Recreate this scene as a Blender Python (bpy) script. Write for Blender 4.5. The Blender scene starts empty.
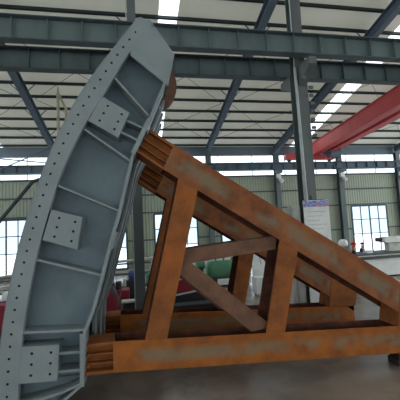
import bpy, bmesh, math, random
from mathutils import Vector, Matrix
random.seed(4)
S = bpy.context.scene
C = S.collection

# ------------------------------------------------------------------ materials
def lin(c):
    return tuple(((v/255)/12.92 if v/255 <= .04045 else ((v/255+.055)/1.055)**2.4) for v in c) + (1,)

def mat(name, col, rough=.6, metal=0., var=None, scale=3., amount=.5, bump=0., stretch=(1,1,1), spec=.4, detail=6, lo=.4, hi=.62, second=None):
    """principled material whose colour drifts between col and var along object-space noise"""
    m = bpy.data.materials.new(name); m.use_nodes = True
    nt = m.node_tree; N = nt.nodes; b = N['Principled BSDF']
    b.inputs['Roughness'].default_value = rough; b.inputs['Metallic'].default_value = metal
    b.inputs['Specular IOR Level'].default_value = spec
    b.inputs['Base Color'].default_value = lin(col)
    tc = N.new('ShaderNodeTexCoord'); mp = N.new('ShaderNodeMapping'); mp.inputs['Scale'].default_value = stretch
    nt.links.new(tc.outputs['Object'], mp.inputs['Vector'])
    def noise(sc, l, h, off):
        n = N.new('ShaderNodeTexNoise'); n.inputs['Scale'].default_value = sc; n.inputs['Detail'].default_value = detail
        n.inputs['Roughness'].default_value = .6
        mp2 = N.new('ShaderNodeMapping'); mp2.inputs['Location'].default_value = (off, off*.7, off*1.3)
        nt.links.new(mp.outputs[0], mp2.inputs[0]); nt.links.new(mp2.outputs[0], n.inputs['Vector'])
        r = N.new('ShaderNodeMapRange'); r.inputs[1].default_value = l; r.inputs[2].default_value = h
        nt.links.new(n.outputs['Fac'], r.inputs[0]); return n, r
    out = None
    if var:
        n, r = noise(scale, lo, hi, 0)
        mx = N.new('ShaderNodeMix'); mx.data_type = 'RGBA'
        mx.inputs[6].default_value = lin(col); mx.inputs[7].default_value = lin(var)
        k = N.new('ShaderNodeMath'); k.operation = 'MULTIPLY'; k.inputs[1].default_value = amount
        nt.links.new(r.outputs[0], k.inputs[0]); nt.links.new(k.outputs[0], mx.inputs[0])
        out = mx.outputs[2]
        if second:
            c2, sc2, l2, h2, am2 = second
            n2, r2 = noise(sc2, l2, h2, 5.3)
            m2 = N.new('ShaderNodeMix'); m2.data_type = 'RGBA'; m2.inputs[7].default_value = lin(c2)
            k2 = N.new('ShaderNodeMath'); k2.operation = 'MULTIPLY'; k2.inputs[1].default_value = am2
            nt.links.new(r2.outputs[0], k2.inputs[0]); nt.links.new(k2.outputs[0], m2.inputs[0]); nt.links.new(out, m2.inputs[6])
            out = m2.outputs[2]
        nt.links.new(out, b.inputs['Base Color'])
        if bump:
            bp = N.new('ShaderNodeBump'); bp.inputs['Strength'].default_value = bump; bp.inputs['Distance'].default_value = .02
            nt.links.new(n.outputs['Fac'], bp.inputs['Height']); nt.links.new(bp.outputs[0], b.inputs['Normal'])
    return m

M = {}
M['rust'] = mat('orange_rust', (160,88,46), .8, 0, (112,60,42), 2.0, .8, .25, (1,1,1), .2, lo=.40, hi=.66, second=((118,108,86), 1.2, .50, .66, .7))
M['rustshade'] = mat('brown_rust_cavity_shade', (98,62,50), .85, 0, (72,46,40), 2.5, .8, .2, spec=.2, second=((150,84,50), 2.2, .55, .7, .5))  # brown rust darkened to paint in the shade of the H-section cavities
def streak(m, c0, sl, half):
    nt = m.node_tree; N = nt.nodes; b = N['Principled BSDF']; src = b.inputs['Base Color'].links[0].from_socket
    tc = N.new('ShaderNodeTexCoord'); sx = N.new('ShaderNodeSeparateXYZ'); nt.links.new(tc.outputs['Object'], sx.inputs[0])
    def mth(op, a, bb):
        n = N.new('ShaderNodeMath'); n.operation = op
        for i, v in enumerate((a, bb)):
            if v is None: continue
            if isinstance(v, (int,float)): n.inputs[i].default_value = v
            else: nt.links.new(v, n.inputs[i])
        return n.outputs[0]
    line = mth('ADD', mth('MULTIPLY', sx.outputs['X'], sl), c0)
    d = mth('ABSOLUTE', mth('SUBTRACT', sx.outputs['Z'], line), None)
    band = N.new('ShaderNodeMapRange'); band.inputs[1].default_value = half; band.inputs[2].default_value = half*.35
    nt.links.new(d, band.inputs[0])
    nz = N.new('ShaderNodeTexNoise'); nz.inputs['Scale'].default_value = 1.9; nz.inputs['Detail'].default_value = 5
    nt.links.new(tc.outputs['Object'], nz.inputs['Vector'])
    r = N.new('ShaderNodeMapRange'); r.inputs[1].default_value = .43; r.inputs[2].default_value = .58; nt.links.new(nz.outputs['Fac'], r.inputs[0])
    k = mth('MULTIPLY', mth('MULTIPLY', band.outputs[0], r.outputs[0]), .7)
    mx = N.new('ShaderNodeMix'); mx.data_type = 'RGBA'; mx.inputs[7].default_value = lin((122,114,94))
    nt.links.new(k, mx.inputs[0]); nt.links.new(src, mx.inputs[6]); nt.links.new(mx.outputs[2], b.inputs['Base Color'])
RB = dict(rough=.8, metal=0, scale=2.4, amount=.8, bump=.25, spec=.2, lo=.40, hi=.66)
M['rustlow'] = mat('orange_rust_low', (158,94,42), var=(118,68,38), **RB); streak(M['rustlow'], .915, -.055, .17)
M['rustup'] = mat('red_brown_rust_up', (142,88,54), var=(98,60,42), **RB); streak(M['rustup'], 5.09, -.642, .24)
M['ruststrut'] = mat('red_brown_rust_strut', (146,88,46), var=(98,60,40), second=((164,94,46), 1.6, .5, .7, .7), **RB)
M['brace'] = mat('dull_brown_primer', (118,86,68), .75, 0, (92,66,54), 3, .8, .1, spec=.25)
M['gate'] = mat('grey_paint', (134,143,145), .55, 0, (120,130,133), 1.6, .7, .0, spec=.35, second=((122,142,156), 3, .5, .7, .35))
M['web'] = mat('blue_grey_primer', (118,134,141), .6, 0, (100,117,126), 1.2, .8, spec=.3, second=((132,144,146), 3, .55, .7, .4))
M['beam'] = mat('dark_green_grey_paint', (98,112,112), .55, 0, (82,94,96), 1.5, .7, spec=.3, stretch=(1,1,.3))
M['beamedge'] = mat('dark_beam_flange', (82,92,94), .6, 0, (58,70,74), 1.5, .5, spec=.3)
M['rafter'] = mat('rafter_paint', (90,104,116), .6, 0, (76,88,100), 1.5, .6, spec=.3)
M['purlin'] = mat('purlin_steel', (58,68,68), .6, 0, (46,54,56), 1.5, .5, spec=.2)
M['column'] = mat('column_paint', (100,106,106), .5, 0, (80,88,90), 1.8, .7, spec=.35, stretch=(1,1,.25))
M['lightedge'] = mat('worn_light_paint', (176,186,186), .5, 0, (140,150,152), 2, .6)
M['red'] = mat('crane_red', (196,80,80), .5, 0, (176,66,68), .8, .6, spec=.35)
M['maroon'] = mat('maroon_paint', (140,32,52), .5, 0, (104,26,42), 1.2, .7)
M['white'] = mat('white_paint', (232,236,234), .5, 0, (205,210,208), 2, .5)
M['pale'] = mat('pale_pipe', (196,196,184), .5, 0, (160,160,150), 3, .6)
M['pole'] = mat('pale_yellow_pole', (170,168,140), .6, 0, (140,136,112), 3, .6)
M['green'] = mat('green_tank_paint', (84,136,104), .5, 0, (66,112,86), 1.6, .7)
M['dark'] = mat('dark_machine', (48,50,56), .6, 0, (34,36,42), 3, .6)
M['blue'] = mat('blue_paint', (60,84,140), .5, 0, (48,66,110), 3, .5)
M['table'] = mat('dark_table_steel', (72,82,86), .5, 0, (54,62,66), 3, .6)
M['wood'] = mat('dark_timber', (62,50,46), .85, 0, (40,34,34), 4, .7, .3, (1,6,6))
M['skin'] = mat('skin', (190,140,112), .6, 0, (176,124,98), 8, .5)
M['cloth'] = mat('navy_work_clothes', (44,48,66), .9, 0, (32,34,48), 6, .6)
M['hatwhite'] = mat('white_hard_hat', (238,238,236), .35, 0, (220,220,220), 6, .4)
M['hatred'] = mat('red_hard_hat', (196,40,44), .35, 0, (170,34,38), 6, .4)
M['grey'] = mat('cabinet_grey', (172,174,170), .6, 0, (152,152,148), 3, .6)
M['hole'] = mat('hole_shade', (34,38,44), .9, 0, (24,28,34), 9, .5)  # near-black lining, the shade inside the bolt holes put into the colour
M['floor'] = mat('worn_concrete', (138,126,114), .27, 0, (106,97,88), .55, .8, .0, spec=.5, second=((96,88,82), 1.7, .52, .7, .5))
M['roof'] = mat('roof_sheet', (206,206,198), .7, 0, (192,192,184), .5, .6)
nt = M['roof'].node_tree; N = nt.nodes
tr = N.new('ShaderNodeBsdfTranslucent'); tr.inputs[0].default_value = lin((240,240,232)); mxs = N.new('ShaderNodeMixShader'); mxs.inputs[0].default_value = .25
b_ = N['Principled BSDF']; nt.links.new(b_.outputs[0], mxs.inputs[1]); nt.links.new(tr.outputs[0], mxs.inputs[2]); nt.links.new(mxs.outputs[0], N['Material Output'].inputs[0])

# wall cladding: ribs as real bump across X
def clad(name, col, var, axis='X', sc=26, strength=.6):
    m = mat(name, col, .6, .0, var, .35, .6)
    nt = m.node_tree; N = nt.nodes; b = N['Principled BSDF']
    tc = N.new('ShaderNodeTexCoord'); w = N.new('ShaderNodeTexWave'); w.bands_direction = axis
    w.inputs['Scale'].default_value = sc/20; w.wave_profile = 'SIN'
    bp = N.new('ShaderNodeBump'); bp.inputs['Strength'].default_value = strength; bp.inputs['Distance'].default_value = .05
    nt.links.new(tc.outputs['Object'], w.inputs['Vector']); nt.links.new(w.outputs['Fac'], bp.inputs['Height'])
    nt.links.new(bp.outputs[0], b.inputs['Normal']); return m
M['clad'] = clad('ribbed_wall_sheet', (154,164,146), (138,150,134))
M['fascia'] = mat('blue_grey_fascia', (110,124,134), .6, 0, (96,110,120), .6, .6)

def glass(name, tint, mixf):
    m = bpy.data.materials.new(name); m.use_nodes = True; nt = m.node_tree; N = nt.nodes
    for n in list(N): N.remove(n)
    o = N.new('ShaderNodeOutputMaterial'); t = N.new('ShaderNodeBsdfTransparent'); t.inputs[0].default_value = lin(tint)
    d = N.new('ShaderNodeBsdfTranslucent'); d.inputs[0].default_value = lin(tint)
    nz = N.new('ShaderNodeTexNoise'); nz.inputs['Scale'].default_value = .8
    r = N.new('ShaderNodeMapRange'); r.inputs[3].default_value = mixf-.08; r.inputs[4].default_value = mixf+.08
    x = N.new('ShaderNodeMixShader')
    nt.links.new(nz.outputs['Fac'], r.inputs[0]); nt.links.new(r.outputs[0], x.inputs[0])
    nt.links.new(t.outputs[0], x.inputs[1]); nt.links.new(d.outputs[0], x.inputs[2]); nt.links.new(x.outputs[0], o.inputs[0])
    return m
M['glass'] = glass('clear_window_glass', (240,246,250), .15)
M['glassblue'] = glass('blue_tinted_glass', (206,218,226), .2)
M['skylight'] = glass('translucent_roof_sheet', (250,252,252), .35)

# ------------------------------------------------------------------ mesh builder
class MB:
    def __init__(s): s.bm = bmesh.new(); s.mi = 0
    def _faces(s, vs, fs):
        v = [s.bm.verts.new(p) for p in vs]
        for f in fs:
            fc = s.bm.faces.new([v[i] for i in f]); fc.material_index = s.mi
        return s
    def box(s, x0, x1, y0, y1, z0, z1):
        return s._faces([(x,y,z) for x in (x0,x1) for y in (y0,y1) for z in (z0,z1)],
            [(0,1,3,2),(4,6,7,5),(0,4,5,1),(2,3,7,6),(0,2,6,4),(1,5,7,3)])
    def prism(s, pts, y0, y1):
        """polygon in the X-Z plane given depth along Y"""
        n = len(pts)
        return s._faces([(x,y0,z) for x,z in pts]+[(x,y1,z) for x,z in pts],
            [tuple(range(n)), tuple(range(2*n-1,n-1,-1))]+[(i,n+i,n+(i+1)%n,(i+1)%n) for i in range(n)])
    def strip(s, a, b, y0, y1):
        """band between two polylines in X-Z of equal length, given depth"""
        for i in range(len(a)-1): s.prism([a[i],a[i+1],b[i+1],b[i]], y0, y1)
        bmesh.ops.remove_doubles(s.bm, verts=s.bm.verts[:], dist=1e-4)
        # drop interior faces shared twice
        seen = {}
        for f in s.bm.faces:
            k = tuple(sorted(v.index for v in f.verts)) if False else tuple(sorted((round(v.co.x,4),round(v.co.y,4),round(v.co.z,4)) for v in f.verts))
            seen.setdefault(k, []).append(f)
        dead = [f for l in seen.values() if len(l) > 1 for f in l]
        if dead: bmesh.ops.delete(s.bm, geom=dead, context='FACES_ONLY')
        return s
    def bar(s, p, q, w, h, up=(0,1,0)):
        """rectangular bar from p to q; w across, h along 'up'"""
        p, q = Vector(p), Vector(q); d = (q-p).normalized(); u = Vector(up); u = (u-d*u.dot(d)).normalized(); r = d.cross(u)
        vs = [c + r*sx*w/2 + u*sy*h/2 for c in (p,q) for sx in (-1,1) for sy in (-1,1)]
        return s._faces(vs, [(0,1,3,2),(4,6,7,5),(0,4,5,1),(2,3,7,6),(0,2,6,4),(1,5,7,3)])
    def tube(s, p, q, r0, r1=None, n=14, caps=True):
        p, q = Vector(p), Vector(q); r1 = r0 if r1 is None else r1; d = (q-p).normalized()
        u = d.orthogonal().normalized(); w = d.cross(u)
        vs = [c+(u*math.cos(2*math.pi*i/n)+w*math.sin(2*math.pi*i/n))*r for c,r in ((p,r0),(q,r1)) for i in range(n)]
        fs = [(i,(i+1)%n,n+(i+1)%n,n+i) for i in range(n)]
        if caps: fs += [tuple(range(n-1,-1,-1)), tuple(range(n,2*n))]
        return s._faces(vs, fs)
    def ibeam(s, p, q, w, h, tf=.03, tw=.02, up=(0,0,1)):
        p, q = Vector(p), Vector(q); d = (q-p).normalized(); u = Vector(up); u = (u-d*u.dot(d)).normalized()
        for sg in (1,-1): s.bar(p+u*sg*(h-tf)/2, q+u*sg*(h-tf)/2, w, tf, u)
        return s.bar(p, q, tw, h-2*tf, u)
    def build(s, name, m, parent=None, bevel=0., smooth=False, loc=None):
        bmesh.ops.recalc_face_normals(s.bm, faces=s.bm.faces[:])
        me = bpy.data.meshes.new(name); s.bm.to_mesh(me); s.bm.free()
        for x in (m if isinstance(m, (list,tuple)) else [m]): me.materials.append(x)
        if smooth:
            for f in me.polygons: f.use_smooth = True
        o = bpy.data.objects.new(name, me); C.objects.link(o)
        if parent:
            o.parent = parent; o.matrix_parent_inverse = parent_world(parent).inverted()
        if bevel:
            b = o.modifiers.new('bevel','BEVEL'); b.width = bevel; b.segments = 2; b.limit_method = 'ANGLE'
        return o

def parent_world(o):
    m = Matrix.Translation(o.location)
    if o.parent: m = parent_world(o.parent) @ o.matrix_parent_inverse @ m
    return m

def tag(o, label=None, cat=None, group=None, kind=None):
    if label: o['label'] = label
    if cat: o['category'] = cat
    if group: o['group'] = group
    if kind: o['kind'] = kind
    return o
def thing(name, loc, label, cat, group=None):
    o = bpy.data.objects.new(name, None); C.objects.link(o); o.location = loc; o.empty_display_size = .2
    return tag(o, label, cat, group)
def shift_copy(o, off, parent):
    c = o.copy(); C.objects.link(c); c.parent = parent; c.matrix_parent_inverse = o.matrix_parent_inverse.copy(); c.location = Vector(o.location)+Vector(off)
    return c

# ------------------------------------------------------------------ camera
F = 336.865; yaw, pitch, roll = .1906, .0863, -.0505; EYE = Vector((0,0,3.2))
fw = Vector((math.sin(yaw)*math.cos(pitch), math.cos(yaw)*math.cos(pitch), math.sin(pitch)))
r = Vector((math.cos(yaw), -math.sin(yaw), 0)); u = r.cross(fw)
cr, sr = math.cos(roll), math.sin(roll)
rr = r*cr+u*sr; uu = -r*sr+u*cr
cam = bpy.data.objects.new('camera', bpy.data.cameras.new('camera')); C.objects.link(cam)
cam.matrix_world = Matrix(((rr.x,uu.x,-fw.x,EYE.x),(rr.y,uu.y,-fw.y,EYE.y),(rr.z,uu.z,-fw.z,EYE.z),(0,0,0,1)))
cam.data.sensor_width = 36; cam.data.lens = F/400*36; cam.data.clip_end = 300
S.camera = cam

# ------------------------------------------------------------------ the hall
YW = 27.32; X0 = .07; XL, XR = -17., 30.
YR0 = -8.1; EAVE = 10.15; SL = .2247
def roofz(y): return EAVE + SL*(YW-y)

fl = MB().box(XL, XR, -8, YW+.2, -.2, 0).build('floor', M['floor']); tag(fl, kind='structure')

# windows in the back wall: (x0, x1)
wins = [(-11.1,-7.85), (-4.3,-.75), (1.45,4.95), (6.95,10.55), (13.1,16.6), (19.15,22.75), (25.2,28.7)]
WZ0, WZ1 = .42, 4.58
wall = MB()
x = XL
for a, b in wins:
    wall.box(x, a, YW, YW+.12, 0, 7.6); x = b
    wall.box(a, b, YW, YW+.12, 0, WZ0); wall.box(a, b, YW, YW+.12, WZ1, 7.6)
wall.box(x, XR, YW, YW+.12, 0, 7.6)
wall.box(XL, XR, YW, YW+.12, 7.98, 8.42)
wb = wall.build('wall_back', M['clad']); tag(wb, kind='structure')
MB().box(XL, XR, YW-.04, YW+.12, 9.3, 10.1).build('fascia', M['fascia'], wb)
wf = MB()  # unseen wall behind the camera, added to cut front light so top light dominates
wf.box(XL, XR, -8.12, -8.0, 0, 1.2); wf.box(XL, XR, -8.12, -8.0, 4.6, 17.4)
xx = XL
while xx < XR: wf.box(xx, xx+.6, -8.12, -8.0, 1.2, 4.6); xx += 6
tag(wf.build('unseen_wall_front', M['clad']), kind='structure')
wl = MB(); wl._faces([(x_,y_,z_) for x_ in (XL-.12, XL) for y_, z_ in ((-8.12,0),(YW+.12,0),(YW+.12,6.0),(-8.12,6.0))],
   [(0,1,2,3),(7,6,5,4),(0,4,5,1),(1,5,6,2),(2,6,7,3),(3,7,4,0)])
tag(wl.build('unseen_wall_left', M['clad']), kind='structure')  # unseen wall, added low and open above to let upper-left light in
for z in (2.55, 4.72, 6.15, 7.5):
    g = MB()
    segs = [(XL, XR)] if z > WZ1 else []
    if not segs:
        x = XL
        for a, b in wins: segs.append((x,a)); x = b
        segs.append((x, XR))
    for a, b in segs: g.box(a+.01, b-.01, YW-.1, YW-.01, z-.05, z+.05)
    g.build('girt', M['beamedge'], wb)
# strip windows
for i, (z0, z1, n) in enumerate(((7.6,7.98,0),(8.42,9.3,0))):
    w = MB().box(XL, XR, YW+.05, YW+.07, z0, z1).build('window_%d' % (i+1), M['glass']); tag(w, kind='structure')
    fm = MB()
    xx = XL
    while xx < XR:
        fm.box(xx-.025, xx+.025, YW+.0, YW+.05, z0, z1); xx += 3.0
    fm.build('window_frame', M['beamedge'], w)
for i, (a, b) in enumerate(wins):
    zr = [WZ0, 2.05, 3.35, WZ1]
    w = MB()
    w.box(a, b, YW+.05, YW+.065, zr[1], WZ1)
    w = w.build('window_%d' % (i+3), M['glassblue']); tag(w, kind='structure')
    MB().box(a, b, YW+.05, YW+.065, zr[0], zr[1]).build('lower_pane', M['glass'], w)
    fm = MB(); y0, y1 = YW-.03, YW+.049
    for k in range(5):
        cx = a+(b-a)*k/4; hw = .07 if k in (0,4) else (.05 if k == 2 else .03)
        fm.box(cx-hw, cx+hw, y0, y1, WZ0, WZ1)
    for k, z in enumerate(zr): fm.box(a, b, y0+.01, y1-.001, z-(.07 if k in (0,3) else .035), z+(.07 if k in (0,3) else .035))
    fm.build('window_frame', M['beamedge'], w)

# roof: sheets with translucent strips, purlins
sky = [(-10.6,-9.7), (-4.6,-3.7), (1.3,2.2), (7.3,8.2) , (13.72,14.62), (19.6,20.5), (25.6,26.5)]
sky = [(-10.6,-9.7), (1.32,2.2), (13.62,14.75), (25.6,26.7)]
def slab(m, x0, x1, ya, yb, t0, t1):
    za, zb = roofz(ya), roofz(yb)
    m._faces([(x0,ya,za+t0),(x1,ya,za+t0),(x1,ya,za+t1),(x0,ya,za+t1),(x0,yb,zb+t0),(x1,yb,zb+t0),(x1,yb,zb+t1),(x0,yb,zb+t1)],
        [(0,1,2,3),(4,7,6,5),(0,4,5,1),(3,2,6,7),(0,3,7,4),(1,5,6,2)])
rf = MB(); x = XL
for a, b in sky: slab(rf, x, a, YR0, YW+.3, 0, .05); x = b
slab(rf, x, XR, YR0, YW+.3, 0, .05)
ce = rf.build('ceiling', M['roof']); tag(ce, kind='structure')
for a, b in sky:
    m = MB(); slab(m, a, b, YR0, YW+.3, .01, .04); m.build('skylight', M['skylight'], ce)
PY = []
y = 26.95
while y > YR0:
    PY.append(y); y -= 1.235
for y in PY:
    z = roofz(y)-.01
    m = MB()
    m.box(XL, XR, y-.035, y-.015, z-.16, z); m.box(XL, XR, y-.035, y+.05, z-.16, z-.14); m.box(XL, XR, y-.035, y+.05, z-.02, z)
    m.build('purlin', M['purlin'], ce)
# thin sag rods crossing between the purlins
for k in range(-2, 4):
    m = MB()
    for (ya, yb) in ((20.8,25.7),(15.8,20.8)):
        for (xa, xb) in ((X0+6*k+.3, X0+6*k+5.7), (X0+6*k+5.7, X0+6*k+.3)):
            MB().tube((xa,ya,roofz(ya)-.26), (xb,yb,roofz(yb)-.26), .014, n=6).build('sag_rod', M['purlin'], ce)

# rafters (one per frame) with their fly braces
wh = {-2:'far left', -1:'above the gate, left of it', 0:'passing behind the grey gate', 1:'second rafter right of the gate, rising from above the middle of the rust beam', 2:'rafter rising toward the upper right corner of the picture', 3:'rafter behind the red crane girder', 4:'rafter at the far right'}
lab_r = {-2:'dark steel roof rafter at the far left end of the hall, barely in view',
 -1:'dark steel roof rafter left of the grey gate, sloping down right to the bright strip',
 0:'dark steel roof rafter mostly hidden behind the top of the grey gate',
 1:'dark steel roof rafter between the grey gate and the near thick column',
 2:'dark steel roof rafter passing behind the thick column and leaving at the upper right',
 3:'dark steel roof rafter hidden behind the red crane girder',
 4:'dark steel roof rafter at the right end of the hall'}
for k in range(-2, 5):
    xc = X0+6*k
    t = thing('roof_rafter', (xc, YW-.3, 0), lab_r[k], 'rafter', 'roof rafters')
    t.location.z = roofz(YW-.3)-.8
    o = .5
    MB().ibeam((xc,YW-.15,roofz(YW-.15)-o), (xc,YR0,roofz(YR0)-o), .32, .55, .03, .02).build('beam', M['rafter'], t)
    for y in PY[1:]:
        if PY.index(y) % 2 == 0 and y > 8:
            for sg in (-1,1):
                MB().bar((xc+sg*.1,y,roofz(y)-.72), (xc+sg*.62,y,roofz(y)-.2), .04, .04).build('fly_brace', M['rafter'], t)

# wall columns with light fittings
lab_w = {-2:'grey wall column outside the picture on the left', -1:'grey wall column behind the left edge strip of the grey gate',
 0:'grey wall column hidden behind the rust arms and the grey gate', 1:'grey wall column between two windows, seen through the rust truss',
 2:'grey wall column rising behind the near thick column, left of it', 3:'grey wall column between the notice banner and the right window',
 4:'grey wall column at the right edge of the picture, right of the window'}
for k in range(-2, 5):
    xc = X0+6*k
    t = thing('wall_column', (xc, YW-.32, 0), lab_w[k], 'column', 'back wall columns')
    MB().ibeam((xc,YW-.32,0), (xc,YW-.32,roofz(YW)-.75), .42, .36, .025, .02, (0,1,0)).build('column_shaft', M['beam'], t)
    MB().box(xc-.25, xc+.25, YW-.95, YW-.52, 7.62, 7.9).build('corbel', M['beam'], t)
    if k >= 1:
        f = MB(); f.box(xc-.16, xc+.16, YW-.8, YW-.54, 7.2, 7.55); f.tube((xc,YW-.68,7.2),(xc+.22,YW-.9,6.85),.12,.17)
        f.build('floodlight', M['white'], t)

# crane runway on the back wall
t = thing('crane_rail_beam', (6,YW-.75,7.9), 'long dark grey crane rail beam fixed along the back wall', 'beam', 'crane runway beams')
m = MB(); yb = YW-.75
m.ibeam((XL,yb,8.2),(XR,yb,8.2), .3, .56, .03, .02); m.build('girder', M['rafter'], t)
m = MB(); xx = XL+.5
while xx < XR:
    m.box(xx-.01, xx+.01, yb-.14, yb-.02, 7.95, 8.45); xx += 1.0
m.build('stiffener', M['rafter'], t)
MB().box(XL, XR, yb-.04, yb+.04, 8.481, 8.56).build('rail', M['beamedge'], t)
# near runway beams
def runway(Y, z0, z1, label, flip):
    t = thing('crane_rail_beam', (3,Y,z0), label, 'beam', 'crane runway beams')
    H = z1-z0
    MB().box(XL, XR, Y-.01, Y+.01, z0+.03, z1-.03).build('web', M['beam'], t)
    MB().box(XL, XR, Y-.2, Y+.2, z1-.03, z1).build('top_flange', M['beamedge'], t)
    MB().box(XL, XR, Y-.16, Y+.16, z0, z0+.03).build('bottom_flange', M['beamedge'], t)
    first = None
    xx = X0-12+.5
    while xx < 18:
        if first is None:
            first = MB().box(xx-.008, xx+.008, Y-.14, Y-.011, z0+.031, z1-.031).build('stiffener', M['beam'], t); fx = xx
        else: shift_copy(first, (xx-fx,0,0), t)
        xx += 1.0
    MB().box(XL, XR, Y-.035, Y+.035, z1+.001, z1+.05).build('rail', M['beamedge'], t)
runway(10.4, 9.07, 9.80, 'nearer of the two dark crane rail beams crossing the top of the hall', 0)
runway(12.05, 8.96, 9.72, 'second dark crane rail beam, just behind and below the nearer one', 1)

# tall columns of the middle row
def hall_column(xc, label, w):
    Y = 11.2
    t = thing('hall_column', (xc,Y,0), label, 'column', 'middle row columns')
    MB().ibeam((xc,Y,0), (xc,Y,8.86), w, .5, .03, .025, (0,1,0)).build('lower_shaft', M['column'], t)
    MB().ibeam((xc,Y,8.86), (xc,Y,roofz(Y)-.8), w*.95, .36, .025, .02, (0,1,0)).build('upper_shaft', M['column'], t)
    for y0, y1, nm in ((10.1,10.945,'corbel'),(11.455,12.4,'corbel')):
        yo, yi = (y0, y1) if y1 < Y else (y1, y0)
        m = MB()
        m._faces([(xc-.14,yi,8.2),(xc-.14,yi,8.9),(xc-.14,yo,8.9),(xc-.14,yo,8.65),(xc+.14,yi,8.2),(xc+.14,yi,8.9),(xc+.14,yo,8.9),(xc+.14,yo,8.65)],
          [(0,1,2,3),(4,7,6,5),(0,4,5,1),(1,5,6,2),(2,6,7,3),(0,3,7,4)])
        m.build(nm, M['column'], t)
    # light worn edge and a conduit running up the flange
    MB().box(xc-w/2-.04, xc-w/2-.005, Y-.25, Y-.22, 0.3, 12.2).build('conduit', M['lightedge'], t)
    MB().box(xc-w*.9, xc+w*.9, Y-.4, Y+.4, 0, .04).build('base_plate', M['column'], t)
    return t
hall_column(.07, 'grey steel column standing between the gate and the left end of the rust arms', .30)
hc = hall_column(6.12, 'thick grey steel column right of centre with the notice banner on it', .44)
hall_column(-5.93, 'grey steel column of the middle row hidden left of the picture', .44)
hall_column(12.1, 'grey steel column of the middle row outside the picture on the right', .44)
# power bus bar and diagonal knee stays on the thick column
m = MB()
m.bar((5.95,10.6,8.3),(6.5,10.6,8.88), .12, .1)
m.build('knee_stay', M['column'], hc)
for i in range(7): MB().box(6.36, 6.5, 10.86, 10.94, 8.1-i*.3, 8.2-i*.3).build('step_cleat', M['column'], hc)
MB().tube((5.9,10.86,3.9),(5.83,10.86,8.86),.05, n=10).build('drain_pipe', M['lightedge'], hc)

# ------------------------------------------------------------------ red bridge crane
t = thing('bridge_crane', (15.4,YW-.75,8.57), 'red overhead bridge crane spanning from the back wall rail toward the right', 'crane')
A = (15.55, 26.6); B = (13.55, 12.1)
def crane_girder(dx, z0, z1, name):
    m = MB(); a = (A[0]+dx, A[1]); b = (B[0]+dx, B[1])
    ax = Vector((b[0]-a[0], b[1]-a[1], 0)).normalized()
    zc = (z0+z1)/2
    m.bar((a[0],a[1],zc),(b[0],b[1],zc), .46, z1-z0-.06, (0,0,1))
    m.bar((a[0],a[1],z1-.02),(b[0],b[1],z1-.02), .62, .04, (0,0,1))
    m.bar((a[0],a[1],z0+.02),(b[0],b[1],z0+.02), .58, .04, (0,0,1))
    g = m.build(name, M['red'], t)
    m = MB(); m.bar((a[0],a[1],z1+.04),(b[0],b[1],z1+.04), .06, .07, (0,0,1)); m.build('trolley_rail', M['beamedge'], g)
crane_girder(0, 9.12, 10.15, 'girder')
crane_girder(1.0, 9.12, 10.15, 'girder')
m = MB(); m.box(12.75, 17.3, 26.35, 26.8, 8.72, 9.11); m.box(12.9, 14.3, 26.38, 26.77, 9.1, 9.3)
m.build('end_carriage', M['red'], t, .02)
for xx in (13.1, 16.9):
    MB().tube((xx,26.5,8.76),(xx,26.64,8.76), .2, n=20).build('wheel', M['dark'], t)
m = MB(); m.tube((13.6,26.4,9.25),(14.4,26.4,9.25),.14); m.build('travel_motor', M['maroon'], t, smooth=False)
m = MB(); m.box(12.9, 15.9, 12.0, 12.4, 10.0, 10.4) if False else m.box(12.4, 16.2, 11.85, 12.25, 9.775, 10.1)
m.build('end_carriage', M['red'], t, .02)
h = MB(); h.tube((16.0,25.2,8.95),(16.9,25.2,8.95), .38, n=20); h.box(15.9,17.1,24.9,25.6,9.0,9.12); h.build('hoist_drum', M['blue'] if False else M['rafter'], t)
h = MB(); h.tube((16.5,25.2,8.6),(16.5,25.2,7.9), .02, n=6); h.tube((16.35,25.2,8.6),(16.35,25.2,7.9), .02, n=6); h.box(16.28,16.58,25.1,25.3,7.6,7.95); h.build('hook_block', M['dark'], t)

# ------------------------------------------------------------------ the radial gate
G = thing('radial_gate', (0,6.6,0), 'large curved grey steel radial gate leaf with rusty orange truss arms to the right', 'gate')
Z_ = 6.5
outer = [(0.20,7.50),(-0.246,6.894),(-0.691,6.275),(-1.076,5.64),(-1.355,5.065),(-1.609,4.438),(-1.82,3.80),(-2.04,3.02),(-2.194,2.296),(-2.29,1.70),(-2.345,1.1),(-2.38,.30)]
inner = [(0.20+.30,7.33),(-0.02,6.74),(-0.42,6.06),(-0.80,5.43),(-1.08,4.90),(-1.33,4.33),(-1.53,3.70),(-1.735,2.95),(-1.885,2.25),(-1.985,1.62),(-2.04,1.02),(-2.085,.30)]
# smoother curve: subdivide by Catmull-Rom
def smooth_pts(p, n=3):
    out = []
    for i in range(len(p)-1):
        a = Vector(p[max(i-1,0)]); b = Vector(p[i]); c = Vector(p[i+1]); d = Vector(p[min(i+2,len(p)-1)])
        for k in range(n):
            s = k/n
            out.append(tuple(.5*((2*b)+(-a+c)*s+(2*a-5*b+4*c-d)*s*s+(-a+3*b-3*c+d)*s**3)))
    out.append(tuple(p[-1])); return out
so, si = smooth_pts(outer), smooth_pts(inner)
infl = [(0.650,6.19),(0.330,5.45),(-0.05,4.68),(-0.172,4.218),(-0.30,3.699),(-0.492,3.082),(-0.738,2.176),(-0.85,1.822),(-1.0,1.468),(-1.05,.58)]
def offs(pl, d):
    out = []
    for i, p in enumerate(pl):
        a = Vector(pl[max(i-1,0)]); b = Vector(pl[min(i+1,len(pl)-1)]); t_ = (b-a).normalized()
        out.append((p[0]-t_.y*d, p[1]+t_.x*d))
    return out
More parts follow.
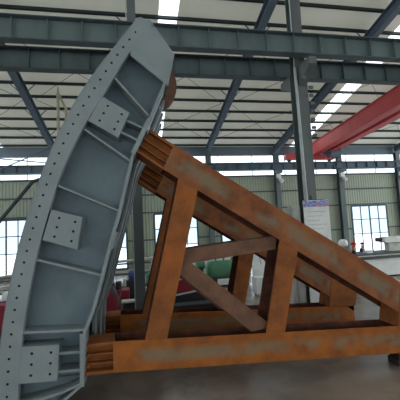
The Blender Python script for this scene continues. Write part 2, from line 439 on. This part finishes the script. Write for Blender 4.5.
# skin plate over the whole width
sk = offs(so, -.035)
DEPTH = 3.35
sp = MB().strip(so, sk, Z_+.03, Z_+DEPTH-.03).build('skin_plate', M['gate'], G)
# edge strip with blind bolt holes
def holes(obj, centers, rad, y_face, depth=.09):
    cut = MB()
    for x, z in centers: cut.tube((x,y_face-.05,z),(x,y_face+depth,z), rad, n=12)
    co = cut.build('cutter', M['hole'])
    b = obj.modifiers.new('holes','BOOLEAN'); b.operation = 'DIFFERENCE'; b.object = co; b.solver = 'EXACT'
    dg = bpy.context.evaluated_depsgraph_get(); dg.update()
    me = bpy.data.meshes.new_from_object(obj.evaluated_get(dg))
    obj.modifiers.clear(); obj.data = me
    cm = co.data; bpy.data.objects.remove(co)
es = MB().strip(si, so, Z_, Z_+.12); 
es = es.build('edge_strip', [M['gate'], M['hole']], G)
# hole row along the middle of the strip
mid = [((a[0]+b[0])/2*1.0, (a[1]+b[1])/2) for a, b in zip(so, si)]
mid = [(b[0]*.42+a[0]*.58, b[1]*.42+a[1]*.58) for a, b in zip(so, si)]
cs = []; acc = .12; pitchd = .205
for i in range(len(mid)-1):
    a, b = Vector(mid[i]), Vector(mid[i+1]); L = (b-a).length
    while acc < L:
        cs.append(tuple(a+(b-a)*acc/L)); acc += pitchd
    acc -= L
holes(es, cs, .021, Z_)
# top gusset plate (flush with the strip) and the frame web behind
top = [(0.22,7.51),(0.36,7.45),(0.83,6.74),(0.70,6.12),(0.643,6.154),(-0.007,6.70)]
MB().prism(top, Z_+.001, Z_+.03).build('top_gusset', M['gate'], G)
MB().strip([(.36,7.45),(.83,6.74),(.69,6.10)], [(.40,7.49),(.88,6.75),(.72,6.08)], Z_, Z_+.6).build('top_flange', M['gate'], G)
webp = [(0.3,7.4),(0.8,6.72)]+[(x-.005,z) for x,z in infl]+[(-1.55,.32)]+[(x-.12,z) for x,z in reversed(si)][:]
webo = MB()
inl = offs(infl, 0)
poly = [(0.3,7.3),(0.78,6.72)]+infl+[(-1.6,.31)]+[(x-.15,z) for x,z in reversed(si[2:])]
web_near = webo.prism(poly, 6.90, 6.92).build('frame_web', M['web'], G)
# inner flange (narrow edge faces the camera)
inr = offs(infl, .055)
fl_n = MB().strip(infl, inr, Z_, Z_+.42).build('inner_flange', M['gate'], G)
# repeats of web and flange deeper in
far_es = shift_copy(es, (0,0,0), G)
far_es.scale = (1,-1,1) if False else (1,1,1)
far_es.location = Vector(es.location)+Vector((0,DEPTH-.12,0))
for dy in (1.0, 1.85, 2.7):
    shift_copy(web_near, (0,dy,0), G); shift_copy(fl_n, (.02+.03*dy,dy-.02,0), G)
# girders running across the leaf
for (a, b) in (((-.80,5.42),(.18,5.0)), ((-1.73,3.0),(-.50,2.98)), ((-1.98,1.0),(-1.04,1.0))):
    v = Vector(b)-Vector(a); n = Vector((-v.y,v.x)).normalized()*.012
    MB().prism([(a[0]+n.x,a[1]+n.y),(b[0]+n.x,b[1]+n.y),(b[0]-n.x,b[1]-n.y),(a[0]-n.x,a[1]-n.y)], 6.93, 9.5).build('cross_girder', M['gate'], G)
MB().strip([(-.44,3.24),(-.535,2.92)],[(-.36,3.22),(-.455,2.90)], Z_+.01, 9.7).build('girder_flange', M['gate'], G)
# diaphragm ribs in the recess, edges towards the camera
def rib(a, b, th=.035, y0=Z_+.02, y1=6.9, name='rib_plate', m='gate'):
    v = (Vector(b)-Vector(a)).normalized(); n = Vector((-v.y,v.x))*th/2
    return MB().prism([(a[0]+n.x,a[1]+n.y),(b[0]+n.x,b[1]+n.y),(b[0]-n.x,b[1]-n.y),(a[0]-n.x,a[1]-n.y)], y0, y1).build(name, M[m], G)
rib((-.307,6.223),(.325,5.47)); rib((-.90,5.20),(-.07,4.58)); rib((-1.39,4.13),(-.31,3.62))
rib((-1.76,2.80),(-.66,2.45), .04)
rib((-1.99,1.56),(-.98,1.50), .04)
# curved bottom rib
MB().strip([(-2.07,.40),(-1.7,.44),(-1.35,.50),(-1.06,.60)], [(-2.07,.34),(-1.7,.39),(-1.35,.46),(-1.04,.56)], Z_+.02, 6.9).build('rib_plate', M['gate'], G)
MB().strip([(-2.09,.10),(-1.62,.16),(-1.05,.585)], [(-2.09,.06),(-1.60,.12),(-1.02,.55)], Z_+.0, 6.9).build('bottom_flange', M['gate'], G)
MB().prism([(-2.09,.62),(-1.1,.62),(-1.05,.57),(-1.61,.15),(-2.09,.09)], 6.86, 6.9).build('frame_web', M['web'], G)
MB().prism([(-2.38,.32),(-2.085,.32),(-2.085,.04),(-2.39,.04)], Z_, Z_+.12).build('strip_foot', M['gate'], G)
# hollow box pads with six holes each
def pad(pts, name='bolt_pad'):
    o = MB().prism(pts, Z_+.005, 6.9).build(name, [M['gate'], M['hole']], G)
    a, b, c, d = [Vector(p) for p in pts]   # a top-left, b top-right, c bottom-right, d bottom-left
    cs = []
    for s in (.30,.80):
        for q in (.2,.5,.8):
            l = a+(d-a)*q; r_ = b+(c-b)*q; cs.append(tuple(l+(r_-l)*s))
    holes(o, cs, .022, Z_+.005)
    return o
pad([(-0.561,5.844),(-0.053,5.526),(-0.284,5.029),(-0.83,5.36)])
pad([(-1.50,3.69),(-0.964,3.532),(-1.071,2.944),(-1.66,3.15)])
pad([(-2.03,1.33),(-1.402,1.296),(-1.443,0.693),(-2.06,0.721)])
rib((-.16,5.41),(.285,5.20), .04, Z_+.06); rib((-.25,5.17),(.13,4.97), .04, Z_+.06)
rib((-1.42,1.13),(-1.03,1.115), .045, Z_+.06); rib((-1.44,.82),(-1.04,.807), .045, Z_+.06)
# bearing plates between leaf and arms
MB().prism([(0.29,5.43),(0.365,5.40),(0.025,4.70),(-.055,4.73)], Z_-.01, 7.15).build('bearing_plate', M['gate'], G)
MB().prism([(-1.05,1.45),(-.975,1.45),(-.995,.54),(-1.065,.54)], Z_-.01, 7.15).build('bearing_plate', M['gate'], G)
MB().prism([(-1.05,1.45),(-.975,1.45),(-.995,.54),(-1.065,.54)], 9.2, 9.75).build('bearing_plate', M['gate'], G)
MB().prism([(0.29,5.43),(0.365,5.40),(0.025,4.70),(-.055,4.73)], 9.2, 9.75).build('bearing_plate', M['gate'], G)
MB().box(-1.0,-.86, 9.15,9.35, 1.25,1.62).build('stop_block', M['gate'], G)
# round rusty lug at the far top
m = MB()
lug = [(.72,7.5)]+[(.72+.50*math.cos(a)*.86, 6.93+.58*math.sin(a)) for a in [math.radians(d) for d in range(75,-85,-12)]]+[(.72,6.35)]
m.prism(lug, 8.35, 8.65); m.tube((.86,8.28,6.93),(.86,8.72,6.93),.12,n=18)
lg = m.build('lifting_lug', M['brace'], G); tag(lg, 'rust brown rounded lug behind the top corner')

# arms -------------------------------------------------------------
YN, D = 6.6, .60
def hsec(pts, wa, wb, y0=None, y1=None, th=.035):
    '''H-section member: a front and a back plate joined by a web running from wa to wb'''
    y0 = YN if y0 is None else y0; y1 = YN+D if y1 is None else y1
    m = MB().prism(pts, y0, y0+th); m.mi = 1; m.prism(pts, y1-th, y1)  # back plate and web get the rust with cavity shade in its colour
    v = (Vector(wb)-Vector(wa)).normalized(); n = Vector((-v.y, v.x))*th/2
    return m.prism([(wa[0]+n.x,wa[1]+n.y),(wb[0]+n.x,wb[1]+n.y),(wb[0]-n.x,wb[1]-n.y),(wa[0]-n.x,wa[1]-n.y)], y0+th, y1-th)
arm_parts = []
def apart(m, name, ma='rust', bevel=.006):
    o = m.build(name, [M[ma], M['rustshade']], G, bevel); arm_parts.append(o); return o
sl_t = (1.824-5.19)/(5.652-.353)
sl_b = (1.191-3.963)/(5.528-1.262)
def ut(x): return 5.19+sl_t*(x-.353)
def ub(x): return 3.963+sl_b*(x-1.262)+.0
def lt(x): return 1.222-.054*(x+.541)
def lb(x): return .672-.0565*(x+.541)
XE = 6.3
# boxed length of each arm
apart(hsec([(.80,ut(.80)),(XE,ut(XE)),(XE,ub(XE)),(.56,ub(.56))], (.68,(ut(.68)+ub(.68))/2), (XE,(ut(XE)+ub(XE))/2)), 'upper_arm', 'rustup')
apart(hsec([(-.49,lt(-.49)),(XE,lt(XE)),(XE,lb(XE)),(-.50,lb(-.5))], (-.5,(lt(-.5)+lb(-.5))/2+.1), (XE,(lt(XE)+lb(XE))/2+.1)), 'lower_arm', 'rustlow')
# open H-section ends next to the bearing plates
def hend(p0t, p1t, p0b, p1b, name):
    m = MB(); th = .035
    def lerp(a,b,s): return (a[0]+(b[0]-a[0])*s, a[1]+(b[1]-a[1])*s)
    for s0, s1, yf in ((0,.09,0),(.36,.42,.06),(.66,.72,.06),(.91,1,0)):
        m.prism([lerp(p0t,p0b,s0), lerp(p1t,p1b,s0), lerp(p1t,p1b,s1), lerp(p0t,p0b,s1)], YN+yf, YN+D-yf)
    m.prism([lerp(p0t,p0b,.05), lerp(p1t,p1b,.05), lerp(p1t,p1b,.95), lerp(p0t,p0b,.95)], YN+.17, YN+.20)
    return apart(m, name, 'ruststrut', .0)
hend((.33,ut(.33)+.02), (.80,ut(.80)), (.02,4.80), (.56,ub(.56)), 'arm_end')
hend((-.99,1.22), (-.49,lt(-.49)), (-1.0,.69), (-.50,lb(-.5)), 'arm_end')
for x, z in ((-.95,1.20),(-.93,1.02),(-.93,.83),(-.95,.71)): apart(MB().tube((x,YN+.19,z),(x,YN-.02,z),.025,n=8), 'bolt', 'rust', 0)
# struts
def quad(a,b,c,d): return hsec([a,b,c,d], ((a[0]+b[0])/2,(a[1]+b[1])/2), ((c[0]+d[0])/2,(c[1]+d[1])/2), YN+.002, YN+D-.002)
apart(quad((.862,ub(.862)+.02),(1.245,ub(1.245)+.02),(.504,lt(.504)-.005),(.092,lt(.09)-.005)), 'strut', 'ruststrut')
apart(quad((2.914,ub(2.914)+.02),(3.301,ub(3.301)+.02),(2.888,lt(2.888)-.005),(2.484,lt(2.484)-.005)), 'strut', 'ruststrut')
s3 = MB().prism([(5.66,1.72),(6.42,1.24),(6.40,1.05),(6.34,.84),(5.50,.88),(5.56,1.2),(5.58,1.45)], YN-.012, YN+D-.004).build('end_block', M['ruststrut'], G, .006)
# K braces, slimmer and set back in the struts
apart(MB().prism([(.80,2.80),(2.90,2.985),(2.86,2.70),(.72,2.50)], YN+.12, YN+.48), 'diagonal_brace', 'brace')
apart(MB().prism([(.92,2.66),(2.62,1.20),(2.5,1.12),(2.22,1.08),(.69,2.43)], YN+.11, YN+.48), 'diagonal_brace', 'brace')
FAR = 2.68
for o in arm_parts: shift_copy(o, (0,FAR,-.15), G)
c = shift_copy(s3, (0,FAR,-.15), G)
# timber blocks carrying the gate
for (x0,x1,y0,y1,z1,lab) in ((5.52,6.2,6.72,7.05,lb(6.05)-.005,'dark timber block under the right end of the near lower rust arm'),
    (5.25,6.05,9.3,9.7,lb(6.05)-.155,'dark timber block under the far lower rust arm, hidden behind the near one')):
    m = MB(); m.box(x0, x1, y0, y1, 0, z1*.5-.003); m.box(x0+.04, x1-.03, y0+.02, y1-.02, z1*.5, z1)
    b = m.build('timber_block', M['wood'], None, .012); tag(b, lab, 'block', 'timber blocks under the gate')
for (y0,y1,lab) in ((6.6,6.95,'timber packing under the near bottom corner of the grey gate leaf'),(9.45,9.8,'timber packing under the far bottom corner of the grey gate leaf')):
    b = MB().box(-2.6, -2.0, y0, y1, 0, .035).build('timber_packing', M['wood'], None, .008); tag(b, lab, 'block')

# ------------------------------------------------------------------ background things
# notice banner on the column
t = thing('notice_banner', (6.25,10.9,0), 'tall white notice banner with a blue and pink picture heading, standing against the thick column', 'banner')
MB().box(5.76, 6.74, 10.87, 10.90, .06, 4.02).build('panel', M['white'], t)
m = mat('banner_picture', (96,132,200), .6, 0, (210,120,140), 5, .9, 0, (1,1,2.4), lo=.48, hi=.56, second=((190,210,236), 7, .5, .6, .8))
MB().box(5.77, 6.73, 10.86, 10.869, 3.78, 4.01).build('picture_heading', m, t)
for i in range(12): MB().box(5.88, 6.6-.12*(i%3), 10.866, 10.869, 3.6-i*.15, 3.615-i*.15).build('printed_line', M['lightedge'], t)
m = MB(); m.bar((5.7,10.89,4.03),(6.6,10.89,4.03), .03, .03); m.bar((6.1,10.89,4.03),(6.1,10.93,4.2),.02,.02); m.build('hanger', M['dark'], t)
MB().box(5.74, 6.76, 10.80, 10.95, 0, .058).build('foot', M['dark'], t)
t = thing('control_cabinet', (5.55,10.95,0), 'narrow grey steel cabinet left of the notice banner', 'cabinet')
MB().box(5.36, 5.68, 10.98, 11.3, .06, 3.86).build('body', M['grey'], t, .01)
MB().box(5.39, 5.65, 10.955, 10.978, .2, 3.78).build('door', M['grey'], t, .006)
MB().box(5.60, 5.62, 10.93, 10.954, 1.9, 2.1).build('handle', M['dark'], t)
MB().box(5.38, 5.66, 11.0, 11.28, 0, .058).build('plinth', M['dark'], t)

# green tank on saddles
t = thing('green_tank', (3.9,16,0), 'horizontal green cylindrical tank on a stand, seen through the rust truss', 'tank')
m = MB(); prof = [(3.22,.10),(3.24,.28),(3.32,.40),(3.45,.44),(4.75,.44),(4.88,.40),(4.96,.28),(4.98,.1)]
n = 24; vs = [(x,16+r_*math.cos(2*math.pi*i/n),1.22+r_*math.sin(2*math.pi*i/n)) for x,r_ in prof for i in range(n)]
fs = [(j*n+i,j*n+(i+1)%n,(j+1)*n+(i+1)%n,(j+1)*n+i) for j in range(len(prof)-1) for i in range(n)]+[tuple(range(n)),tuple(range(len(prof)*n-1,(len(prof)-1)*n-1,-1))]
m._faces(vs, fs); m.build('shell', M['green'], t, smooth=True)
for xx in (3.6,4.6): MB().prism([(xx-.08,0),(xx+.08,0),(xx+.08,.9),(xx-.08,.9)], 15.7, 16.3).build('saddle', M['dark'], t)
for xx in (3.7, 4.1, 4.5): MB().tube((xx,16,1.6),(xx,16,1.78),.05,n=10).build('nozzle', M['green'], t)
t = thing('green_motor', (2.85,15.6,0), 'small green motor with a round flange, just left of the green tank', 'motor')
MB().tube((2.66,15.6,1.55),(3.0,15.6,1.55),.16,n=20).build('motor_body', M['green'], t)
MB().tube((3.001,15.6,1.55),(3.05,15.6,1.55),.21,n=20).build('flange', M['green'], t)
MB().box(2.7,2.98,15.45,15.75,0,1.385).build('pedestal', M['dark'], t)
# long white machine enclosure behind the tank
t = thing('white_enclosure', (4.2,18.4,0), 'long low white machine enclosure behind the green tank', 'machine')
MB().box(2.4, 6.2, 18.2, 19.2, .1, 1.62).build('body', M['white'], t, .02)
for i in range(7): MB().box(2.6+i*.5, 2.95+i*.5, 18.17, 18.199, .5, 1.3).build('panel', M['grey'], t)
MB().box(2.5,6.1,18.3,19.1,0,.099).build('plinth', M['dark'], t)
m = MB(); m.tube((3.0,18.7,1.62),(3.0,18.7,1.95),.12); m.box(3.6,4.2,18.5,18.9,1.62,1.85); m.build('top_gear', M['maroon'], t)

# white display board with grey drawings
t = thing('display_board', (6.6,16.6,0), 'white display board with grey abstract marks, seen between the rust struts', 'board')
MB().box(5.75, 7.3, 16.6, 16.64, .55, 2.05).build('board', M['white'], t)
m = MB()
m.bar((6.22,16.59,1.25),(6.12,16.59,1.72), .05, .01); m.bar((6.3,16.59,1.7),(6.46,16.59,1.6), .06, .01); m.bar((6.46,16.59,1.6),(6.42,16.59,1.35), .06, .01)
m.bar((6.4,16.59,1.15),(6.65,16.59,1.22), .05, .01); m.bar((6.8,16.59,1.5),(7.05,16.59,1.2), .05, .01)
m.build('drawing', M['grey'], t)
for xx in (5.8, 7.25): MB().bar((xx,16.67,0),(xx,16.67,2.05), .05, .05).build('leg', M['grey'], t)
t = thing('slatted_crate', (6.4,15.2,0), 'low white slatted crate in front of the display board', 'crate')
for i in range(12): MB().box(5.35+i*.14, 5.43+i*.14, 15.0, 15.03, .1, .82).build('slat', M['white'], t)
MB().box(5.33, 7.0, 15.035, 15.6, .1, .84).build('box', M['white'], t)
MB().box(5.4, 6.9, 15.05, 15.55, 0, .099).build('skid', M['grey'], t)

# pale steel plates on the floor further right
def plates(x0,x1,y0,y1,label):
    t = thing('plate_stack', ((x0+x1)/2,(y0+y1)/2,0), label, 'plates')
    for i in range(3):
        MB().box(x0+.03*i, x1-.04*i, y0+.03*i, y1-.02*i, .001+i*.13, .12+i*.13).build('plate', M['pale' if i else 'grey'], t, .005)
plates(7.6, 9.6, 14.6, 16.0, 'low stack of pale plates seen under the far upper rust arm, beside the struts')
plates(10.1, 12.0, 13.0, 14.2, 'low stack of pale plates seen in the rightmost gap of the rust truss')

# maroon things
t = thing('maroon_beam', (1.4,12.9,0), 'long maroon machine beam with a pale front rail, seen behind the first rust strut', 'beam')
MB().box(.75, 2.75, 12.9, 13.4, .86, 1.32).build('body', M['maroon'], t, .02)
m = MB(); m.bar((.75,12.8,.72),(2.4,12.8,.92),.06,.06); m.build('rail', M['pale'], t)
m = MB(); m.box(.85,2.7,12.95,13.35,.2,.858); m.box(.8,1.0,12.95,13.35,0,.2); m.box(2.5,2.7,12.95,13.35,0,.2); m.build('base', M['dark'], t)
MB().box(.72,.86,12.72,12.9,.66,.82).build('bracket', M['pale'], t)
t = thing('tool_chest', (3.0,12.4,0), 'dark low steel chest below the maroon beam', 'chest')
MB().box(1.2, 2.9, 12.15, 12.65, .04, .5).build('body', M['dark'], t, .01)
MB().box(1.18, 2.92, 12.13, 12.67, .502, .55).build('lid', M['table'], t, .01)
for xx in (1.3,2.8): MB().box(xx-.05, xx+.05, 12.2,12.6,0,.039).build('foot', M['dark'], t)
t = thing('maroon_machine', (-.85,12.6,0), 'maroon machine housing between the gate and the near column', 'machine')
MB().box(-1.75, -.32, 12.6, 13.3, .12, 1.16).build('housing', M['maroon'], t, .03)
MB().box(-1.7, -.38, 12.65, 13.25, 0, .118).build('base', M['dark'], t)
m = MB(); m.tube((-1.3,12.9,1.16),(-1.3,12.9,1.6),.16); m.tube((-.7,12.9,1.16),(-.7,12.9,1.45),.11); m.box(-1.15,-.85,12.75,13.1,1.16,1.4); m.build('top_gear', M['dark'], t)
t = thing('leaning_pipe', (-.9,12.2,0), 'dark pipe leaning over the maroon machine beside the gate', 'pipe')
MB().tube((-.25,12.45,.0),(-1.35,12.45,2.2),.06,n=12).build('tube', M['table'], t)
MB().tube((-1.35,12.45,2.2),(-1.36,12.45,2.22),.09,n=12).build('collar', M['dark'], t)
t = thing('rusty_bar', (-.6,12.3,0), 'thin pinkish rusty bar leaning before the maroon machine', 'bar')
MB().bar((-.98,11.9,0),(-.55,12.15,1.25),.05,.05).build('bar', M['brace'], t)
t = thing('work_shelf', (.0,11.9,0), 'dark workbench with a pale top at the foot of the near column', 'bench')
MB().box(-.55, 1.1, 11.6, 12.0, .9, .95).build('top', M['pale'], t)
for xx in (-.5,.98): MB().box(xx, xx+.07, 11.62, 11.98, 0, .899).build('leg', M['dark'], t)
MB().box(-.42, .97, 11.66, 11.96, .1, .85).build('cupboard', M['dark'], t)
t = thing('blue_motor', (-.25,14,0), 'small blue motor among the machines behind the near column', 'motor')
MB().tube((-.35,14,1.5),(.0,14,1.5),.2,n=16).build('motor_body', M['blue'], t); MB().box(-.45,.1,13.8,14.2,0,1.32).build('stand', M['dark'], t)
def small_lathe(x, y, label, c):
    t = thing('small_lathe', (x,y,0), label, 'machine')
    MB().box(x-.55,x+.55,y-.2,y+.2,.001,.75).build('bed_base', M['dark'], t, .02)
    MB().box(x-.6,x+.6,y-.18,y+.18,.752,.86).build('bed', M['table'], t, .01)
    MB().box(x-.58,x-.2,y-.2,y+.2,.862,1.3).build('headstock', M[c], t, .03)
    MB().tube((x-.19,y,1.08),(x-.08,y,1.08),.13,n=18).build('chuck', M['pale'], t)
    MB().prism([(x+.25,.862),(x+.55,.862),(x+.5,1.16),(x+.3,1.16)],y-.12,y+.12).build('tailstock', M[c], t, .01)
    MB().tube((x+.551,y,1.05),(x+.6,y,1.05),.11,n=16).build('handwheel', M['pale'], t)
    MB().bar((x-.4,y,1.3),(x-.15,y-.1,1.75),.04,.04).build('lamp_arm', M['pale'], t)
    MB().tube((x-.17,y-.1,1.72),(x-.05,y-.16,1.62),.04,.09,n=12).build('lamp_head', M['white'], t)
small_lathe(-.95, 15.6, 'small pale grey lathe behind the maroon machine, nearer the grey gate', 'pale')
small_lathe(.95, 16.0, 'small green lathe beyond the near column, beside the first rust strut', 'green')
small_lathe(-5.35, 14.3, 'small white lathe at the left edge in front of the pale pipe rack', 'white')
# pale pipe racks
def pipe_rack(x0, x1, y, zs, label, lean):
    t = thing('pipe_rack', ((x0+x1)/2,y,0), label, 'rack')
    for xx in (x0+.1, x1-.1):
        MB().box(xx-.04, xx+.04, y-.3, y+.3, 0, zs[-1]+.2).build('upright', M['grey'], t)
    for j, z in enumerate(zs):
        MB().box(x0, x1, y-.28, y+.28, z-.06, z-.02).build('shelf', M['table'], t)
        for i in range(5):
            MB().tube((x0-.2+.1*random.random(), y-.22+i*.1, z+.03+.05*(i%2)), (x1+.3*random.random(), y-.22+i*.1, z+.03+.05*(i%2)+lean*random.random()), .035, n=8).build('pipe', M['pale'], t)
pipe_rack(-6.6, -4.6, 15.5, (.5,1.0,1.5), 'pale pipes on a rack at the left edge, left of the gate', .25)
pipe_rack(-1.6, .8, 17.5, (.6,1.2,1.7), 'pale pipes on a rack seen between the gate and the first rust strut', .2)
t = thing('maroon_cabinet', (-5.0,12.8,0), 'maroon cabinet at the left edge, below the pale pipe rack', 'cabinet')
MB().box(-5.6, -4.1, 12.6, 13.2, .1, .98).build('body', M['maroon'], t, .02); MB().box(-5.5,-4.2,12.65,13.15,0,.099).build('base', M['dark'], t)
MB().box(-5.5,-4.9,12.58,12.599,.2,.9).build('door', M['maroon'], t); MB().box(-4.85,-4.2,12.58,12.599,.2,.9).build('door', M['maroon'], t)
# wall bracing at the left
t = thing('wall_brace', (-8,26.2,3.9), 'pair of thin crossing steel brace rods high up at the left', 'brace')
MB().tube((-11.93,26.1,roofz(26.1)+.0-1.2+.0),(-6.05,26.1,8.6),.045,n=8).build('rod', M['rafter'], t)
MB().tube((-9.6,20.0,10.2),(-5.9,20.0,11.0),.03,n=8).build('rod', M['rafter'], t) if False else None
MB().tube((-11.93,25.98,7.0),(-6.05,25.98,9.7),.045,n=8).build('rod', M['rafter'], t)
t = thing('exhaust_duct', (-8.3,25.6,3), 'dark diagonal pipe sloping up at the left edge beside the gate', 'pipe')
MB().tube((-10.6,25.8,0),(-10.6,25.8,2.95),.13,n=12).build('standpipe', M['purlin'], t)
MB().tube((-10.6,25.8,2.9),(-7.2,25.8,7.2),.13,n=12).build('pipe', M['purlin'], t)
MB().tube((-7.2,25.8,7.2),(-6.3,25.8,7.5),.13,n=12).build('pipe_end', M['purlin'], t)
# pale pole pair with pointed top
t = thing('pole_pair', (-2.75,14,0), 'pair of tall pale poles joined near the top, rising beside the gate edge', 'pole')
MB().tube((-2.93,14.0,0),(-2.93,14.0,8.9),.06,n=10).build('pole', M['pole'], t)
MB().tube((-2.60,14.0,0),(-2.62,14.0,8.3),.06,n=10).build('pole', M['pole'], t)
m = MB(); m.tube((-2.93,14,8.9),(-2.93,14,9.3),.06,.01,n=10); m.tube((-2.62,14,8.3),(-2.93,14,9.0),.045,n=10); m.build('tip', M['pole'], t)
for i in range(9): MB().tube((-2.93,14,.6+i*.85),(-2.61,14,.6+i*.85),.025,n=8).build('rung', M['pole'], t)
MB().box(-3.1,-2.45,13.8,14.2,0,.03).build('base_plate', M['dark'], t)

# machine table at the right with a white head on it
t = thing('machine_table', (15,17.2,0), 'long dark topped machine table on a white base at the right edge', 'table')
MB().box(11.2, 19.5, 17.0, 18.4, 1.02, 1.35).build('table_top', M['table'], t, .02)
MB().box(11.4, 19.3, 17.15, 18.3, .06, 1.018).build('base', M['white'], t, .02)
MB().box(11.5,19.2,17.25,18.2,0,.059).build('plinth', M['dark'], t)
MB().box(11.2, 19.5, 16.93, 16.999, 1.2, 1.26).build('rail', M['pale'], t)
t = thing('white_drill_head', (14.8,17.6,1.36), 'white angular machine head standing on the dark table at the right edge', 'machine')
MB().box(14.5, 15.4, 17.5, 17.9, 1.36, 1.85).build('pedestal', M['pale'], t, .02)
MB().prism([(14.1,1.95),(14.35,1.86),(15.9,1.86),(15.9,2.2),(14.3,2.2)], 17.4, 18.0).build('head', M['white'], t, .02)
MB().tube((13.85,17.7,2.06),(14.15,17.7,2.06),.12,n=14).build('spindle', M['dark'], t)
MB().box(12.9,13.25,17.3,17.7,1.352,1.5).build('clamp', M['white'], None)
tag(bpy.data.objects['clamp'], 'small white clamp on the dark table beside the dark clothed person', 'clamp')
t = thing('drum_stand', (10.9,16.2,0), 'round white drum cover on a post behind the sloping rust arm', 'stand')

m = MB(); prof = [(0,2.32),(.12,2.30),(.2,2.22),(.235,2.1),(.22,1.98),(.12,1.93)]; n = 20
vs = [(10.55+a*math.cos(2*math.pi*i/n),16.0+a*math.sin(2*math.pi*i/n),z) for a,z in prof[1:] for i in range(n)]
fs = [(j*n+i,j*n+(i+1)%n,(j+1)*n+(i+1)%n,(j+1)*n+i) for j in range(len(prof)-2) for i in range(n)]+[tuple(range(n)),tuple(range((len(prof)-1)*n-1,(len(prof)-2)*n-1,-1))]
m._faces(vs, fs); m.build('drum_cover', M['hatwhite'], t, smooth=True)
MB().tube((10.55,16,.04),(10.55,16,1.93),.05,n=12).build('post', M['grey'], t); MB().tube((10.55,16,0),(10.55,16,.04),.3,n=18).build('base', M['dark'], t)

# people -------------------------------------------------------------
def worker(x, y, rot, hat, label, s=1.0):
    t = thing('person', (x,y,0), label, 'person', 'workers behind the rust arm')
    def skinmesh(name, verts, edges, rad, ma):
        me = bpy.data.meshes.new(name); me.from_pydata([Vector(v)*s for v in verts], edges, []); me.materials.append(ma)
        o = bpy.data.objects.new(name, me); C.objects.link(o)
        sm = o.modifiers.new('skin','SKIN'); sm.use_smooth_shade = True
        for i, rd in enumerate(rad):
            sv = me.skin_vertices[0].data[i]; sv.radius = (rd[0]*s, rd[1]*s) if isinstance(rd, tuple) else (rd*s, rd*s)
        me.skin_vertices[0].data[0].use_root = True
        ss = o.modifiers.new('sub','SUBSURF'); ss.levels = 1; ss.render_levels = 1
        dg = bpy.context.evaluated_depsgraph_get(); me2 = bpy.data.meshes.new_from_object(o.evaluated_get(dg))
        o.modifiers.clear(); o.data = me2
        for p in me2.polygons: p.use_smooth = True
        o.parent = t; return o
    # pelvis, waist, chest, neck, skull, legs, arms
    V = [(0,0,.95),(0,0,1.12),(0,.0,1.35),(0,-.01,1.50),(0,-.02,1.58),(0,-.03,1.68),
         (.09,0,.88),(.11,-.01,.50),(.12,.02,.09),(.13,-.14,.05),(-.09,0,.88),(-.11,-.01,.50),(-.12,.02,.09),(-.13,-.14,.05),
         (.19,0,1.42),(.26,.02,1.15),(.24,-.16,.95),(.23,-.24,.92),(-.19,0,1.42),(-.26,.02,1.15),(-.24,-.16,.95),(-.23,-.24,.92)]
    E_ = [(0,1),(1,2),(2,3),(3,4),(4,5),(0,6),(6,7),(7,8),(8,9),(0,10),(10,11),(11,12),(12,13),(2,14),(14,15),(15,16),(16,17),(2,18),(18,19),(19,20),(20,21)]
    Rr = [.13,.12,.14,.055,.085,.08,.085,.06,.042,.035,.085,.06,.042,.035,.06,.045,.035,.03,.06,.045,.035,.03]
    skinmesh('body', V, E_, Rr, M['skin'])
    J = [0,1,2,14,15,16,18,19,20]
    jv = [V[0],V[1],V[2],V[14],V[15],V[16],V[18],V[19],V[20]]; je = [(0,1),(1,2),(2,3),(3,4),(4,5),(2,6),(6,7),(7,8)]
    skinmesh('jacket', jv, je, [.155,.145,.165,.08,.062,.05,.08,.062,.05], M['cloth'])
    tv = [V[0],V[6],V[7],V[8],V[10],V[11],V[12]]
    skinmesh('trousers', tv, [(0,1),(1,2),(2,3),(0,4),(4,5),(5,6)], [.15,.105,.08,.065,.105,.08,.065], M['dark'])
    m = MB(); n = 16; prof = [(.165,1.695),(.16,1.70),(.118,1.705),(.112,1.76),(.08,1.81),(.03,1.83)]
    vs = [((a*math.cos(2*math.pi*i/n))*s, (-.03+a*1.12*math.sin(2*math.pi*i/n))*s, z*s) for a,z in prof for i in range(n)]
    fs = [(j*n+i,j*n+(i+1)%n,(j+1)*n+(i+1)%n,(j+1)*n+i) for j in range(len(prof)-1) for i in range(n)]+[tuple(range(n)),tuple(range(len(prof)*n-1,(len(prof)-1)*n-1,-1))]
    m._faces(vs, fs); me = m.build('hard_hat', M[hat], None, smooth=True); me.parent = t
    m = MB(); m.tube((0,-.115*s,1.655*s),(0,-.14*s,1.635*s),.014*s,.01*s,n=8)
    for q in (-1,1): m.tube((q*.03*s,-.105*s,1.675*s),(q*.03*s,-.113*s,1.675*s),.009*s,n=8)
    o = m.build('face_features', M['skin'], None); o.parent = t
    t.rotation_euler.z = rot; return t
worker(14.25, 19.6, .5, 'cloth', 'person in dark work clothes standing before the bright lower window panes at right', 1.0)
worker(11.35, 16.35, 1.1, 'hatred', 'person in a red hat above the sloping rust arm, beside the round white cover', 1.15)

# ------------------------------------------------------------------ light
w = bpy.data.worlds.new('sky'); S.world = w; w.use_nodes = True; nt = w.node_tree; N = nt.nodes
bg = N['Background']
tc = N.new('ShaderNodeTexCoord'); sp_ = N.new('ShaderNodeSeparateXYZ'); rmp = N.new('ShaderNodeValToRGB')
nt.links.new(tc.outputs['Generated'], sp_.inputs[0]); nt.links.new(sp_.outputs['Z'], rmp.inputs[0])
rmp.color_ramp.elements[0].position = 0.; rmp.color_ramp.elements[0].color = (.90,.95,1,1)
rmp.color_ramp.elements[1].position = .6; rmp.color_ramp.elements[1].color = (.95,.98,1,1)
nt.links.new(rmp.outputs[0], bg.inputs[0]); bg.inputs[1].default_value = 1.9
S.view_settings.view_transform = 'Standard'; S.view_settings.look = 'None'; S.view_settings.gamma = 1; S.view_settings.use_curve_mapping = False
S.view_settings.exposure = 0.55
